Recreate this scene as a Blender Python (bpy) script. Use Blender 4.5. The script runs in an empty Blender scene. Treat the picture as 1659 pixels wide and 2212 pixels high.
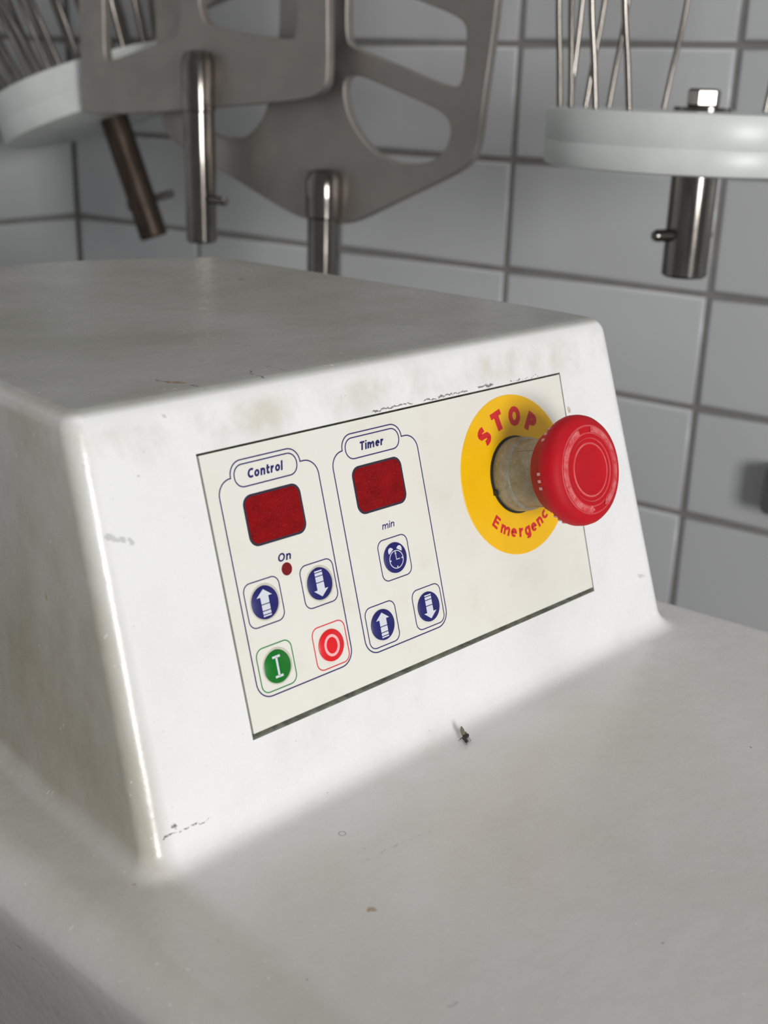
import bpy, bmesh, math, random
from mathutils import Vector, Matrix
random.seed(4)
S = bpy.context.scene
COL = S.collection
CM = 0.01                                   # everything below is laid out in centimetres and scaled to metres
PI = math.pi
def V(x, y, z): return Vector((x, y, z))

# ------------------------------------------------------------------ camera
RIGHT = V(0.71482, -0.69869, 0.02942); DOWN = V(-0.21703, -0.26164, -0.94045); FWD = V(0.66478, 0.66586, -0.33867)
CAM = V(-15.289, -24.071, 21.296)
cd = bpy.data.cameras.new('camera'); cam = bpy.data.objects.new('camera', cd); COL.objects.link(cam)
m = Matrix.Identity(4)
for i in range(3):
    m[i][0] = RIGHT[i]; m[i][1] = -DOWN[i]; m[i][2] = -FWD[i]; m[i][3] = CAM[i]*CM
cam.matrix_world = m
cd.sensor_fit = 'HORIZONTAL'; cd.sensor_width = 36; cd.lens = 2553.47/1659*36
cd.clip_start = 0.01; cd.clip_end = 50
cd.dof.use_dof = True; cd.dof.focus_distance = 0.405; cd.dof.aperture_fstop = 18.0
S.camera = cam

# ------------------------------------------------------------------ light
S.view_settings.view_transform = 'Standard'; S.view_settings.look = 'None'
S.view_settings.gamma = 1.0; S.view_settings.use_curve_mapping = False
S.view_settings.exposure = 0.0
world = bpy.data.worlds.new('world'); S.world = world; world.use_nodes = True
world.node_tree.nodes['Background'].inputs[0].default_value = (0.93, 0.97, 1.0, 1)
world.node_tree.nodes['Background'].inputs[1].default_value = 0.19
def area(name, loc, target, sx, sy, power, col):
    l = bpy.data.lights.new(name, 'AREA'); l.shape = 'RECTANGLE'; l.size = sx; l.size_y = sy; l.energy = power; l.color = col
    o = bpy.data.objects.new(name, l); COL.objects.link(o)
    o.location = loc; o.rotation_euler = (Vector(target)-Vector(loc)).to_track_quat('-Z', 'Y').to_euler()
    return o
area('window_light', (-0.62, -2.25, 0.34), (0.25, 0.2, 0.08), 0.7, 0.8, 47, (1.0, 0.99, 0.97))
area('ceiling_light', (0.1, -0.2, 1.75), (0.3, 0.2, 0), 1.0, 1.0, 6.2, (1.0, 0.98, 0.95))

# ------------------------------------------------------------------ helpers
def tag(o, label=None, cat=None, group=None, kind=None):
    if label: o['label'] = label
    if cat: o['category'] = cat
    if group: o['group'] = group
    if kind: o['kind'] = kind
    return o
WM = {}
def link(o, M=None, parent=None):
    COL.objects.link(o); M = M or Matrix.Identity(4)
    WM[o.name] = M
    if parent is not None:
        o.parent = parent; o.matrix_parent_inverse = WM[parent.name].inverted()
    o.matrix_basis = M
    return o
def empty(name, loc=(0, 0, 0)):
    o = bpy.data.objects.new(name, None); o.empty_display_size = .02
    return link(o, Matrix.Translation(Vector(loc)*CM))
def mesh_obj(name, verts, faces, mat, parent=None, M=None, smooth=False, sharp=None):
    me = bpy.data.meshes.new(name)
    me.from_pydata([tuple(Vector(v)*CM) for v in verts], [], faces); me.update()
    bm = bmesh.new(); bm.from_mesh(me); bmesh.ops.recalc_face_normals(bm, faces=bm.faces)
    if sharp is not None:
        for e in bm.edges:
            if len(e.link_faces) == 2 and e.calc_face_angle(0) > sharp: e.smooth = False
    for f in bm.faces: f.smooth = smooth
    bm.to_mesh(me); bm.free()
    me.materials.append(mat)
    return link(bpy.data.objects.new(name, me), M, parent)
class MB:
    def __init__(s): s.v = []; s.f = []
    def add(s, vs, fs):
        n = len(s.v); s.v += [Vector(v) for v in vs]; s.f += [tuple(i+n for i in f) for f in fs]
    def box(s, c, d, M=None):
        vs = [Vector((c[0]+sx*d[0]/2, c[1]+sy*d[1]/2, c[2]+sz*d[2]/2)) for sx in (-1, 1) for sy in (-1, 1) for sz in (-1, 1)]
        if M: vs = [M @ v for v in vs]
        s.add(vs, [(0, 1, 3, 2), (4, 6, 7, 5), (0, 4, 5, 1), (2, 3, 7, 6), (0, 2, 6, 4), (1, 5, 7, 3)])
    def lathe(s, prof, n=48, M=None, closed=True):
        vs = []; fs = []; idx = []
        for r, h in prof:
            if r < 1e-5: idx.append([len(vs)]*n); vs.append(V(0, 0, h))
            else:
                idx.append(list(range(len(vs), len(vs)+n)))
                vs += [V(r*math.cos(2*PI*k/n), r*math.sin(2*PI*k/n), h) for k in range(n)]
        for a, b in zip(idx, idx[1:]):
            for k in range(n):
                q = [a[k], a[(k+1) % n], b[(k+1) % n], b[k]]
                q2 = []
                for i in q:
                    if i not in q2: q2.append(i)
                if len(q2) > 2: fs.append(tuple(q2))
        if M: vs = [M @ v for v in vs]
        s.add(vs, fs)
    def tube(s, pts, r, n=10, caps=True):
        pts = [Vector(p) for p in pts]; rr = r if isinstance(r, (list, tuple)) else [r]*len(pts)
        base = len(s.v); t0 = (pts[1]-pts[0]).normalized()
        up = t0.orthogonal().normalized(); vs = []
        for i, p in enumerate(pts):
            t = ((pts[min(i+1, len(pts)-1)]-pts[max(i-1, 0)])).normalized()
            up = (up - t*up.dot(t)).normalized(); w = t.cross(up)
            vs += [p+(up*math.cos(2*PI*k/n)+w*math.sin(2*PI*k/n))*rr[i] for k in range(n)]
        fs = [(i*n+k, i*n+(k+1) % n, (i+1)*n+(k+1) % n, (i+1)*n+k) for i in range(len(pts)-1) for k in range(n)]
        if caps: fs += [tuple(range(n)), tuple(range((len(pts)-1)*n, len(pts)*n))]
        s.add(vs, fs)
    def ribbon(s, pts, w, z0, z1, closed=True):
        """flat printed line of width w following a 2-D path"""
        n = len(pts); P = [Vector((p[0], p[1])) for p in pts]; L = []
        for i in range(n):
            a = P[i-1] if (closed or i) else P[i]; b = P[(i+1) % n] if (closed or i < n-1) else P[i]
            e1 = (P[i]-a); e2 = (b-P[i])
            if e1.length < 1e-7: e1 = e2
            if e2.length < 1e-7: e2 = e1
            e1.normalize(); e2.normalize()
            n1 = Vector((-e1.y, e1.x)); n2 = Vector((-e2.y, e2.x)); mi = (n1+n2)
            if mi.length < 1e-6: mi = n1
            mi.normalize(); k = 1/max(.4, mi.dot(n1))
            L.append((P[i]+mi*k*w/2, P[i]-mi*k*w/2))
        vs = []
        for a, b in L: vs += [V(a.x, a.y, z1), V(b.x, b.y, z1), V(a.x, a.y, z0), V(b.x, b.y, z0)]
        fs = []
        for i in range(n if closed else n-1):
            j = (i+1) % n
            fs += [(4*i, 4*j, 4*j+1, 4*i+1), (4*i+2, 4*i, 4*j, 4*j+2)[::1], (4*i+1, 4*j+1, 4*j+3, 4*i+3)]
        s.add(vs, fs)
    def poly(s, pts, z0, z1):
        n = len(pts)
        s.add([V(p[0], p[1], z1) for p in pts]+[V(p[0], p[1], z0) for p in pts],
              [tuple(range(n))]+[(i, (i+1) % n, n+(i+1) % n, n+i) for i in range(n)]+[tuple(range(n, 2*n))])
    def build(s, name, mat, parent=None, M=None, smooth=False, sharp=None):
        return mesh_obj(name, s.v, s.f, mat, parent, M, smooth, sharp)

# ------------------------------------------------------------------ materials
def lin(r, g, b):
    f = lambda c: (c/255/12.92) if c/255 <= .04045 else ((c/255+.055)/1.055)**2.4
    return (f(r), f(g), f(b), 1)
class NT:
    def __init__(s, name):
        s.m = bpy.data.materials.new(name); s.m.use_nodes = True; s.t = s.m.node_tree; s.b = s.t.nodes['Principled BSDF']
        s.co = None
    def n(s, typ, **kw):
        o = s.t.nodes.new(typ)
        for k, v in kw.items(): setattr(o, k, v)
        return o
    def l(s, a, b): s.t.links.new(a, b)
    def obj(s, scale=100.0):
        """object coordinates in centimetres"""
        if not s.co:
            tc = s.n('ShaderNodeTexCoord'); vm = s.n('ShaderNodeVectorMath', operation='SCALE')
            s.l(tc.outputs['Object'], vm.inputs[0]); vm.inputs['Scale'].default_value = scale; s.co = vm.outputs[0]
        return s.co
    def noise(s, scale, detail=4, rough=.55, vec=None, stretch=None, off=None):
        v = vec or s.obj()
        if stretch or off:
            mp = s.n('ShaderNodeMapping'); s.l(v, mp.inputs[0])
            if stretch: mp.inputs['Scale'].default_value = stretch
            if off: mp.inputs['Location'].default_value = off
            v = mp.outputs[0]
        q = s.n('ShaderNodeTexNoise'); q.inputs['Scale'].default_value = scale; q.inputs['Detail'].default_value = detail
        q.inputs['Roughness'].default_value = rough; s.l(v, q.inputs['Vector']); return q.outputs['Fac']
    def ramp(s, fac, a, b, lo=0.0, hi=1.0):
        r = s.n('ShaderNodeMapRange'); r.inputs[1].default_value = a; r.inputs[2].default_value = b
        r.inputs[3].default_value = lo; r.inputs[4].default_value = hi; s.l(fac, r.inputs[0]); return r.outputs[0]
    def math(s, op, a, b=None, c=None):
        q = s.n('ShaderNodeMath', operation=op)
        for i, x in enumerate((a, b, c)):
            if x is None: continue
            if isinstance(x, (int, float)): q.inputs[i].default_value = x
            else: s.l(x, q.inputs[i])
        return q.outputs[0]
    def mix(s, fac, a, b):
        q = s.n('ShaderNodeMix', data_type='RGBA')
        for sock, x in ((q.inputs[0], fac), (q.inputs[6], a), (q.inputs[7], b)):
            if isinstance(x, (int, float)): sock.default_value = x
            elif isinstance(x, tuple): sock.default_value = x
            else: s.l(x, sock)
        return q.outputs[2]
    def bump(s, h, strength=.2, dist=.0005):
        q = s.n('ShaderNodeBump'); q.inputs['Strength'].default_value = strength; q.inputs['Distance'].default_value = dist
        s.l(h, q.inputs['Height']); s.l(q.outputs[0], s.b.inputs['Normal'])
    def segs(s, vec, lst):
        """mask of short strokes: [(p, q, half width)], in centimetres"""
        out = None
        for p, q, w in lst:
            p = Vector(p); q = Vector(q); d = q-p; L2 = max(d.length_squared, 1e-9)
            a = s.n('ShaderNodeVectorMath', operation='SUBTRACT'); s.l(vec, a.inputs[0]); a.inputs[1].default_value = p
            dt = s.n('ShaderNodeVectorMath', operation='DOT_PRODUCT'); s.l(a.outputs[0], dt.inputs[0]); dt.inputs[1].default_value = d/L2
            c = s.n('ShaderNodeMath', operation='ADD', use_clamp=True); s.l(dt.outputs['Value'], c.inputs[0]); c.inputs[1].default_value = 0
            sc = s.n('ShaderNodeVectorMath', operation='SCALE'); sc.inputs[0].default_value = d; s.l(c.outputs[0], sc.inputs['Scale'])
            ds = s.n('ShaderNodeVectorMath', operation='DISTANCE'); s.l(a.outputs[0], ds.inputs[0]); s.l(sc.outputs[0], ds.inputs[1])
            k = s.ramp(ds.outputs['Value'], w*.6, w*1.25, 1, 0)
            out = k if out is None else s.math('MAXIMUM', out, k)
        return out
def simple(name, col, rough=.5, metal=0.0, var=.0, vs=2.0, bump=0.0, bs=8.0, spec=.5):
    t = NT(name); t.b.inputs['Roughness'].default_value = rough; t.b.inputs['Metallic'].default_value = metal
    t.b.inputs['Specular IOR Level'].default_value = spec
    dark = tuple(c*(1-var) for c in col[:3])+(1,); f = t.noise(vs)
    t.l(t.mix(t.ramp(f, .35, .65), col, dark), t.b.inputs['Base Color'])
    if bump: t.bump(t.noise(bs, 5), bump)
    return t.m

# painted machine housing: off-white paint, hand grime, chips and scratches
T_ = NT('worn_white_paint'); co = T_.obj()
sepn = T_.n('ShaderNodeSeparateXYZ'); T_.l(co, sepn.inputs[0]); PX, PY, PZ = sepn.outputs
geo = T_.n('ShaderNodeNewGeometry'); sn = T_.n('ShaderNodeSeparateXYZ'); T_.l(geo.outputs['Normal'], sn.inputs[0])
WHITE = lin(232, 232, 233); DIRT = lin(164, 157, 138); BEIGE = lin(196, 190, 172)
n1 = T_.noise(.16, 5, .6); n2 = T_.noise(.5, 6, .65, stretch=(1, 1, .6)); n3 = T_.noise(2.2, 5, .7); n4 = T_.noise(.13, 5, .55, stretch=(1, 1.3, 1), off=(9, 3, 2))
grime = T_.math('MULTIPLY', T_.ramp(n1, .42, .62), T_.ramp(n2, .35, .7))
# hands and cloths reach the left flank and the lid most: grime is thick there
flank = T_.math('MULTIPLY', T_.ramp(PX, .9, .2), T_.ramp(PZ, -1.5, .6))
flank = T_.math('MULTIPLY', flank, T_.ramp(T_.math('ADD', n1, T_.math('MULTIPLY', n2, .6)), .55, 1.05, .62, 1.0))
lid = T_.math('MULTIPLY', T_.ramp(PZ, 12.45, 12.6), T_.ramp(T_.math('ADD', n4, T_.math('MULTIPLY', n3, .35)), .45, .9, .7, 1.0))
brow = T_.math('MULTIPLY', T_.math('MULTIPLY', T_.ramp(PZ, 10.6, 11.4), T_.ramp(PZ, 12.4, 12.0)), T_.ramp(n2, .42, .68, 0, .6))
base = T_.mix(T_.math('MULTIPLY', grime, .3), WHITE, BEIGE)
base = T_.mix(brow, base, BEIGE)
base = T_.mix(lid, base, lin(158, 158, 149))
base = T_.mix(flank, base, DIRT)
base = T_.mix(T_.ramp(PZ, -.9, -2.2, 0, .75), base, lin(172, 170, 164))  # shade on the lower flank, painted into the colour
shelf = T_.math('MULTIPLY', T_.ramp(PZ, .25, .02), T_.ramp(PY, 2.0, -3.0, .35, .8))
base = T_.mix(T_.math('MULTIPLY', shelf, T_.ramp(n4, .3, .7, .6, 1.0)), base, lin(196, 194, 187))
# jittered coordinates give the marks ragged outlines
jn = T_.n('ShaderNodeTexNoise'); jn.inputs['Scale'].default_value = 5; jn.inputs['Detail'].default_value = 4; T_.l(co, jn.inputs['Vector'])
js = T_.n('ShaderNodeVectorMath', operation='SUBTRACT'); T_.l(jn.outputs['Color'], js.inputs[0]); js.inputs[1].default_value = (.5, .5, .5)
jj = T_.n('ShaderNodeVectorMath', operation='SCALE'); T_.l(js.outputs[0], jj.inputs[0]); jj.inputs['Scale'].default_value = .28
jv = T_.n('ShaderNodeVectorMath', operation='ADD'); T_.l(co, jv.inputs[0]); T_.l(jj.outputs[0], jv.inputs[1]); jc = jv.outputs[0]
grey_marks = [((.82, 2.86, 9.36), (1.02, 2.84, 9.24), .1), ((1.1, 2.83, 9.22), (1.3, 2.8, 9.14), .09), ((1.48, 2.79, 9.13), (1.56, 2.77, 9.03), .07),
    ((.44, 3.2, 10.5), (.46, 3.16, 10.35), .1), ((.5, 3.5, 11.45), (.53, 3.46, 11.33), .09), ((2.2, 3.3, 10.78), (2.22, 3.3, 10.76), .04),
    ((24.6, .74, 2.36), (25.0, .70, 2.25), .07), ((3.38, 3.75, 12.2), (3.44, 3.75, 12.16), .06), ((1.8, 3.84, 12.5), (1.83, 3.8, 12.42), .07),
    ((5.6, -3.37, 0), (6.5, -3.5, 0), .022), ((6.5, -3.5, 0), (7.56, -3.62, 0), .016), ((5.02, -3.33, 0), (5.3, -3.37, 0), .02),
    ((2.6, -8.93, 0), (2.85, -9.0, 0), .045), ((15.8, -.35, .02), (17.2, -.2, .05), .03)]
black_marks = [((.93, .36, 1.16), (1.05, .35, 1.13), .045), ((11.4, 3.38, 11.05), (13.3, 3.385, 11.07), .035), ((13.9, 3.38, 11.03), (16.2, 3.385, 11.06), .03), ((16.8, 3.39, 11.09), (17.6, 3.39, 11.08), .05), ((18.4, 3.38, 11.03), (20.2, 3.38, 11.04), .022), ((19, .84, 2.5), (21, .84, 2.47), .02), ((.5, .32, 1.0), (.9, .31, .97), .02), ((.9, .31, .97), (1.5, .3, .93), .022), ((1.5, .3, .93), (2.13, .28, .91), .02),
    ((7.7, 5.21, 12.65), (7.42, 4.75, 12.65), .035), ((7.42, 4.75, 12.65), (7.51, 4.16, 12.65), .03), ((8.5, 5.7, 12.65), (8.6, 4.5, 12.65), .015),
    ((4.6, 5.85, 12.65), (4.75, 5.5, 12.65), .05), ((4.95, 5.45, 12.65), (5.05, 5.25, 12.65), .04), ((5.1, 4.7, 12.65), (5.15, 4.55, 12.65), .05),
    ((18.9, 20.1, 12.65), (18.95, 20, 12.65), .12), ((17.8, -.15, .02), (18.4, -.2, .02), .03), ((18.4, -.2, .02), (19.1, -.25, .02), .015),
    ((5.4, -2.93, 0), (5.42, -2.95, 0), .022), ((-.15, -3.2, 0), (-.1, -3.2, 0), .02), ((.6, -5.9, 0), (.65, -5.95, 0), .02), ((-1.05, .1, 0), (-1.0, .05, 0), .03),
    ((8.5, -11.2, 0), (8.52, -11.25, 0), .03), ((19.5, -7.7, 0), (19.5, -7.75, 0), .03), ((15.8, -12, 0), (15.8, -12.05, 0), .03)]
tan_marks = [((21.78, 2.94, 9.56), (21.79, 2.9, 9.46), .09), ((3.65, -5.03, 0), (3.75, -5.1, 0), .09), ((-.62, .3, .1), (-.5, .1, .05), .06), ((4.75, 5.45, 12.65), (5.05, 5.1, 12.65), .12), ((.2, 5.4, 6.9), (.2, 5.3, 6.85), .06)]
base = T_.mix(T_.math('MULTIPLY', T_.segs(jc, grey_marks), .38), base, lin(120, 122, 118))
base = T_.mix(T_.math('MULTIPLY', T_.segs(jc, tan_marks), .75), base, lin(160, 128, 84))
base = T_.mix(T_.math('MULTIPLY', T_.segs(jc, black_marks), .8), base, lin(62, 62, 58))
# a small ring left by a drop
rd = T_.n('ShaderNodeVectorMath', operation='DISTANCE'); T_.l(co, rd.inputs[0]); rd.inputs[1].default_value = (5.47, -1.92, 0)
rg = T_.math('ABSOLUTE', T_.math('SUBTRACT', rd.outputs['Value'], .105))
base = T_.mix(T_.ramp(rg, .008, .022, .65, 0), base, lin(80, 82, 80))
# long scratch on the lower flank
base = T_.mix(T_.math('MULTIPLY', T_.segs(jc, [((-2.5, 4.2, -3.1), (-2.3, 1.4, -3.0), .05), ((-2.3, 1.4, -3.0), (-2.15, -1.2, -2.9), .035)]), .55), base, lin(60, 58, 52))
# fine specks all over
sp = T_.noise(9, 2, .5); sp2 = T_.noise(5.5, 1, .5, off=(4, 4, 4))
base = T_.mix(T_.ramp(sp, .74, .77, 0, .35), base, lin(90, 88, 80)); base = T_.mix(T_.ramp(sp2, .76, .78, 0, .5), base, lin(235, 235, 230))
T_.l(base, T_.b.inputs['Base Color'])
T_.l(T_.ramp(n3, .3, .7, .19, .34), T_.b.inputs['Roughness'])
T_.bump(T_.math('ADD', T_.noise(1.2, 3, .5), T_.math('MULTIPLY', T_.noise(14, 3), .12)), .35, .0006)
M_HOUSING = T_.m

T_ = NT('panel_film'); nA = T_.noise(.5, 5, .6); nB = T_.noise(12, 2)
T_.l(T_.mix(T_.ramp(nA, .5, .75, 0, .35), lin(226, 224, 216), lin(208, 200, 180)), T_.b.inputs['Base Color'])
T_.b.inputs['Roughness'].default_value = .38; T_.bump(nB, .05, .0002); M_PANEL = T_.m
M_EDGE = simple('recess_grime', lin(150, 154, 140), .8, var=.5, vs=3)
M_NAVY = simple('navy_print', lin(26, 24, 100), .45, var=.1)
M_INK = simple('dark_ink', lin(48, 46, 104), .45, var=.1)
M_BLUE = simple('button_blue', lin(22, 22, 104), .45, var=.15, vs=3)
M_GREEN = simple('button_green', lin(0, 112, 26), .35, var=.1)
M_RED = simple('button_red', lin(222, 22, 32), .35, var=.08)
M_GREENLINE = simple('green_print', lin(28, 128, 62), .4)
M_REDLINE = simple('red_print', lin(214, 44, 64), .4)
M_SYMBOL = simple('white_print', lin(214, 216, 226), .4, var=.04)
M_PINK = simple('pale_pink_print', lin(244, 178, 180), .4)
M_BEZEL = simple('display_bezel', lin(44, 40, 58), .4)
T_ = NT('display_red'); q1 = T_.noise(1.6, 4); q2 = T_.noise(16, 3, .7)
c = T_.mix(T_.ramp(q1, .35, .7), lin(118, 6, 12), lin(142, 10, 16)); c = T_.mix(T_.ramp(q2, .55, .8, 0, .35), c, lin(170, 90, 80))
T_.l(c, T_.b.inputs['Base Color']); T_.b.inputs['Roughness'].default_value = .35; T_.b.inputs['Specular IOR Level'].default_value = .15; M_DISPLAY = T_.m
M_LED = simple('indicator_red', lin(118, 10, 20), .3)
M_HALO = simple('membrane_edge', lin(208, 204, 190), .45, var=.15, vs=4)
M_YELLOW = simple('yellow_legend', lin(240, 186, 0), .42, var=.05, vs=1)
M_LETTER = simple('red_lettering', lin(206, 36, 40), .45, var=.05)
T_ = NT('dusty_red_plastic'); q1 = T_.noise(1.1, 5, .65); q2 = T_.noise(9, 4, .7)
sx = T_.n('ShaderNodeSeparateXYZ'); T_.l(T_.obj(), sx.inputs[0])
rr = T_.math('SQRT', T_.math('ADD', T_.math('MULTIPLY', sx.outputs[0], sx.outputs[0]), T_.math('MULTIPLY', sx.outputs[1], sx.outputs[1])))
front = T_.ramp(sx.outputs[2], 2.62, 2.66)
c = T_.mix(T_.ramp(q1, .4, .7, 0, .5), lin(188, 8, 26), lin(158, 20, 32))
c = T_.mix(T_.math('MULTIPLY', front, T_.math('MULTIPLY', T_.ramp(q2, .5, .72), T_.ramp(rr, .9, .2, 0, .35))), c, lin(120, 40, 40))
for r0, w, k in ((.94, .035, .8), (1.12, .02, .45), (1.3, .025, .5), (1.56, .03, .5)):
    d = T_.math('ABSOLUTE', T_.math('SUBTRACT', rr, r0))
    c = T_.mix(T_.math('MULTIPLY', T_.math('MULTIPLY', T_.ramp(d, w*.3, w*1.3, k, 0), T_.ramp(q1, .3, .55, .3, 1)), front), c, lin(226, 120, 120))
back = T_.math('MULTIPLY', T_.ramp(sx.outputs[2], 2.62, 2.58), T_.ramp(q2, .35, .65, .25, .7))
c = T_.mix(back, c, lin(128, 56, 52))
T_.l(c, T_.b.inputs['Base Color']); T_.b.inputs['Specular IOR Level'].default_value = .25; T_.b.inputs['Roughness'].default_value = .6; T_.bump(q2, .25, .0002); M_CAP = T_.m
T_ = NT('worn_red_ridge'); q1 = T_.noise(3.2, 5, .7)
T_.l(T_.mix(T_.ramp(q1, .4, .65, .1, .75), lin(196, 30, 44), lin(222, 130, 130)), T_.b.inputs['Base Color']); T_.b.inputs['Roughness'].default_value = .6; M_RIDGE = T_.m
M_NOTCH = simple('pale_notch', lin(216, 150, 146), .6, var=.2, vs=6)
T_ = NT('dusty_grey_collar'); q1 = T_.noise(1.3, 6, .7); q2 = T_.noise(6, 5, .7)
c = T_.mix(T_.ramp(q1, .35, .65), lin(150, 148, 134), lin(124, 116, 96)); c = T_.mix(T_.ramp(q2, .55, .75, 0, .5), c, lin(196, 194, 180))
T_.l(c, T_.b.inputs['Base Color']); T_.b.inputs['Roughness'].default_value = .34; T_.bump(q2, .4, .0004); M_COLLAR = T_.m
M_BLACK = simple('black_gasket', lin(28, 30, 30), .5)
def steel(name, a, b, rough, stretch, sc, bump=.1, r2=None):
    t = NT(name); f = t.noise(sc, 5, .6, stretch=stretch); g = t.noise(.25, 3)
    t.l(t.mix(t.math('MULTIPLY', t.ramp(f, .3, .7), .8), a, b), t.b.inputs['Base Color']); t.b.inputs['Metallic'].default_value = 1
    t.l(t.ramp(g, .3, .7, rough, r2 or rough*1.4), t.b.inputs['Roughness']); t.bump(f, bump, .0003); return t.m
M_PLATE = steel('brushed_steel_plate', lin(172, 166, 160), lin(160, 154, 149), .45, (1, 1, .3), .35, .03)
M_SHAFT = steel('polished_steel_shaft', lin(134, 130, 125), lin(104, 98, 92), .09, (1, 1, .3), 1.2, .05, .2)
M_DULL = steel('stained_steel_shaft', lin(104, 92, 82), lin(66, 58, 52), .4, (1, 1, .3), 1.0, .25)
M_WIRE = steel('steel_wire', lin(150, 144, 138), lin(112, 106, 100), .16, (1, 1, .3), .3, 0)
M_NYLON = simple('white_nylon', lin(214, 218, 216), .35, var=.08, vs=.4, bump=.04)
T_ = NT('glazed_white_tile'); oi = T_.n('ShaderNodeObjectInfo'); q1 = T_.noise(.06, 3)
c = T_.mix(oi.outputs['Random'], lin(192, 193, 195), lin(199, 200, 202)); c = T_.mix(T_.ramp(q1, .4, .7, 0, .3), c, lin(186, 186, 187))
T_.l(c, T_.b.inputs['Base Color']); T_.b.inputs['Roughness'].default_value = .22; T_.bump(T_.noise(.22, 2), .12, .001); M_TILE = T_.m
M_GROUT = simple('grey_grout', lin(136, 135, 132), .9, var=.15, vs=.5)
M_FLOOR = simple('grey_floor', lin(98, 96, 92), .7, var=.15, vs=.05)
M_FLY = simple('fly_body', lin(34, 24, 18), .5, var=.3, vs=20)
M_WING = simple('fly_wing', lin(120, 112, 92), .4, var=.3, vs=20)
M_FITTING = simple('dark_grey_fitting', lin(84, 84, 86), .5, var=.1)

# ------------------------------------------------------------------ setting: two tiled walls, floor, ceiling trim
G0 = V(61.680, 107.419, 25.207)             # corner of the room at a grout line
WN = V(0.98446, 0.17562, 0); WD = V(0.17562, -0.98446, 0); ZU = V(0, 0, 1)
AW = None
def wall_pt(s, dn, z):                      # s along the long wall from the corner, dn out of the wall, z height
    return V(G0.x, G0.y, 0)+WD*s-WN*dn+ZU*z
TW, TH, GAP = 20.0, 9.948, .55
def frame(o, x, y, z):
    mm = Matrix.Identity(4)
    for i in range(3): mm[i][0] = x[i]; mm[i][1] = y[i]; mm[i][2] = z[i]; mm[i][3] = o[i]*CM
    return mm
def slab(name, M, sx0, sx1, z0, z1, mat):
    b = MB(); b.box(((sx0+sx1)/2, (z0+z1)/2, -5.2), (sx1-sx0, z1-z0, 10)); o = b.build(name, mat, None, M); o['kind'] = 'structure'; return o
M_R = frame(wall_pt(0, 0, 0), WD, ZU, -WN)          # X along wall, Y up, Z out of the wall into the room
M_L = frame(wall_pt(0, 0, 0), -WN, ZU, WD)
wall_r = slab('wall_right', M_R, -10, 260, -95, 170, M_GROUT)
wall_l = slab('wall_back', M_L, 0.2, 190, -95, 170, M_GROUT)
def tile_mesh(w, h):
    ch = .12; hw, hh = w/2, h/2; th = -.2
    vs = [(-hw, -hh, th), (hw, -hh, th), (hw, hh, th), (-hw, hh, th), (-hw, -hh, -ch), (hw, -hh, -ch), (hw, hh, -ch), (-hw, hh, -ch),
          (-hw+ch, -hh+ch, -.02), (hw-ch, -hh+ch, -.02), (hw-ch, hh-ch, -.02), (-hw+ch, hh-ch, -.02),
          (-hw+ch*3, -hh+ch*3, 0), (hw-ch*3, -hh+ch*3, 0), (hw-ch*3, hh-ch*3, 0), (-hw+ch*3, hh-ch*3, 0)]
    fs = [(12, 13, 14, 15)]
    for k in range(3):
        for i in range(4):
            j = (i+1) % 4; fs.append((4*k+i, 4*k+j, 4*k+4+j, 4*k+4+i))
    me = bpy.data.meshes.new('tile'); me.from_pydata([tuple(Vector(v)*CM) for v in vs], [], fs); me.update()
    for f in me.polygons: f.use_smooth = True
    me.materials.append(M_TILE); return me
TM = tile_mesh(TW-GAP, TH-GAP)
def tiles(wall, WMx, ncol, rows, first=0.0):
    for c_ in range(ncol):
        for r_ in rows:
            o = bpy.data.objects.new('tile', TM)
            L = Matrix.Translation(Vector((first+(c_+.5)*TW, G0.z-(r_+.5)*TH, 0))*CM)
            R = Matrix.Rotation(random.uniform(-.003, .003), 4, 'X') @ Matrix.Rotation(random.uniform(-.003, .003), 4, 'Y')
            link(o, WMx @ L @ R, wall)
tiles(wall_r, M_R, 11, range(-7, 9))
tiles(wall_l, M_L, 7, range(-7, 9))
b = MB(); b.box((60, 0, -97.5), (460, 460, 5)); tag(b.build('floor', M_FLOOR), kind='structure')

# ------------------------------------------------------------------ the machine housing
TA = 0.30600; FA = 0.2969; H = 12.65
PW, PH = 17.23, 8.60                        # control panel
PX0 = 4.30; PZ0 = 2.677; PY0 = 0.819        # its lower left corner on the sloping face
N_ = V(0, -math.cos(FA), math.sin(FA)); U_ = V(1, 0, 0); V_ = V(0, math.sin(FA), math.cos(FA))
M_F = frame(V(PX0, PY0, PZ0), U_, V_, N_)   # face frame: X right, Y up the slope, Z out
root = empty('mixer', (13, 3, -95))
tag(root, 'white painted mixing machine with sloping control panel and red stop button', 'machine')
def ring(xl, xr, yf, yb, r, z, fx=None, bulge=0.0):
    P = []
    x0, x1 = xl(yf)+r, xr(yf)-r
    xs = [x0]+(fx if fx else [x0+(x1-x0)*(k+1)/21 for k in range(20)])+[x1]
    P += [(x, yf) for x in xs]
    def arc(cx, cy, a0, a1):
        return [(cx+r*math.cos(math.radians(a0+(a1-a0)*k/10)), cy+r*math.sin(math.radians(a0+(a1-a0)*k/10))) for k in range(1, 10)]
    P += arc(x1, yf+r, -90, 0)
    for k in range(15):
        y = yf+r+(yb-yf-2*r)*k/14; P.append((xr(y), y))
    P += arc(xr(yb-r)-r, yb-r, 0, 90)
    X1, X0 = xr(yb-r)-r, xl(yb-r)+r
    for k in range(13): P.append((X1+(X0-X1)*k/12, yb+bulge*math.sin(PI*k/12)))
    P += arc(X0, yb-r, 90, 180)
    for k in range(15):
        y = yb-r-(yb-yf-2*r)*k/14; P.append((xl(y), y))
    P += arc(x0, yf+r, 180, 270)
    return [V(x, y, z) for x, y in P]
def nar(y): return max(0, y-7)*.105
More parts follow.
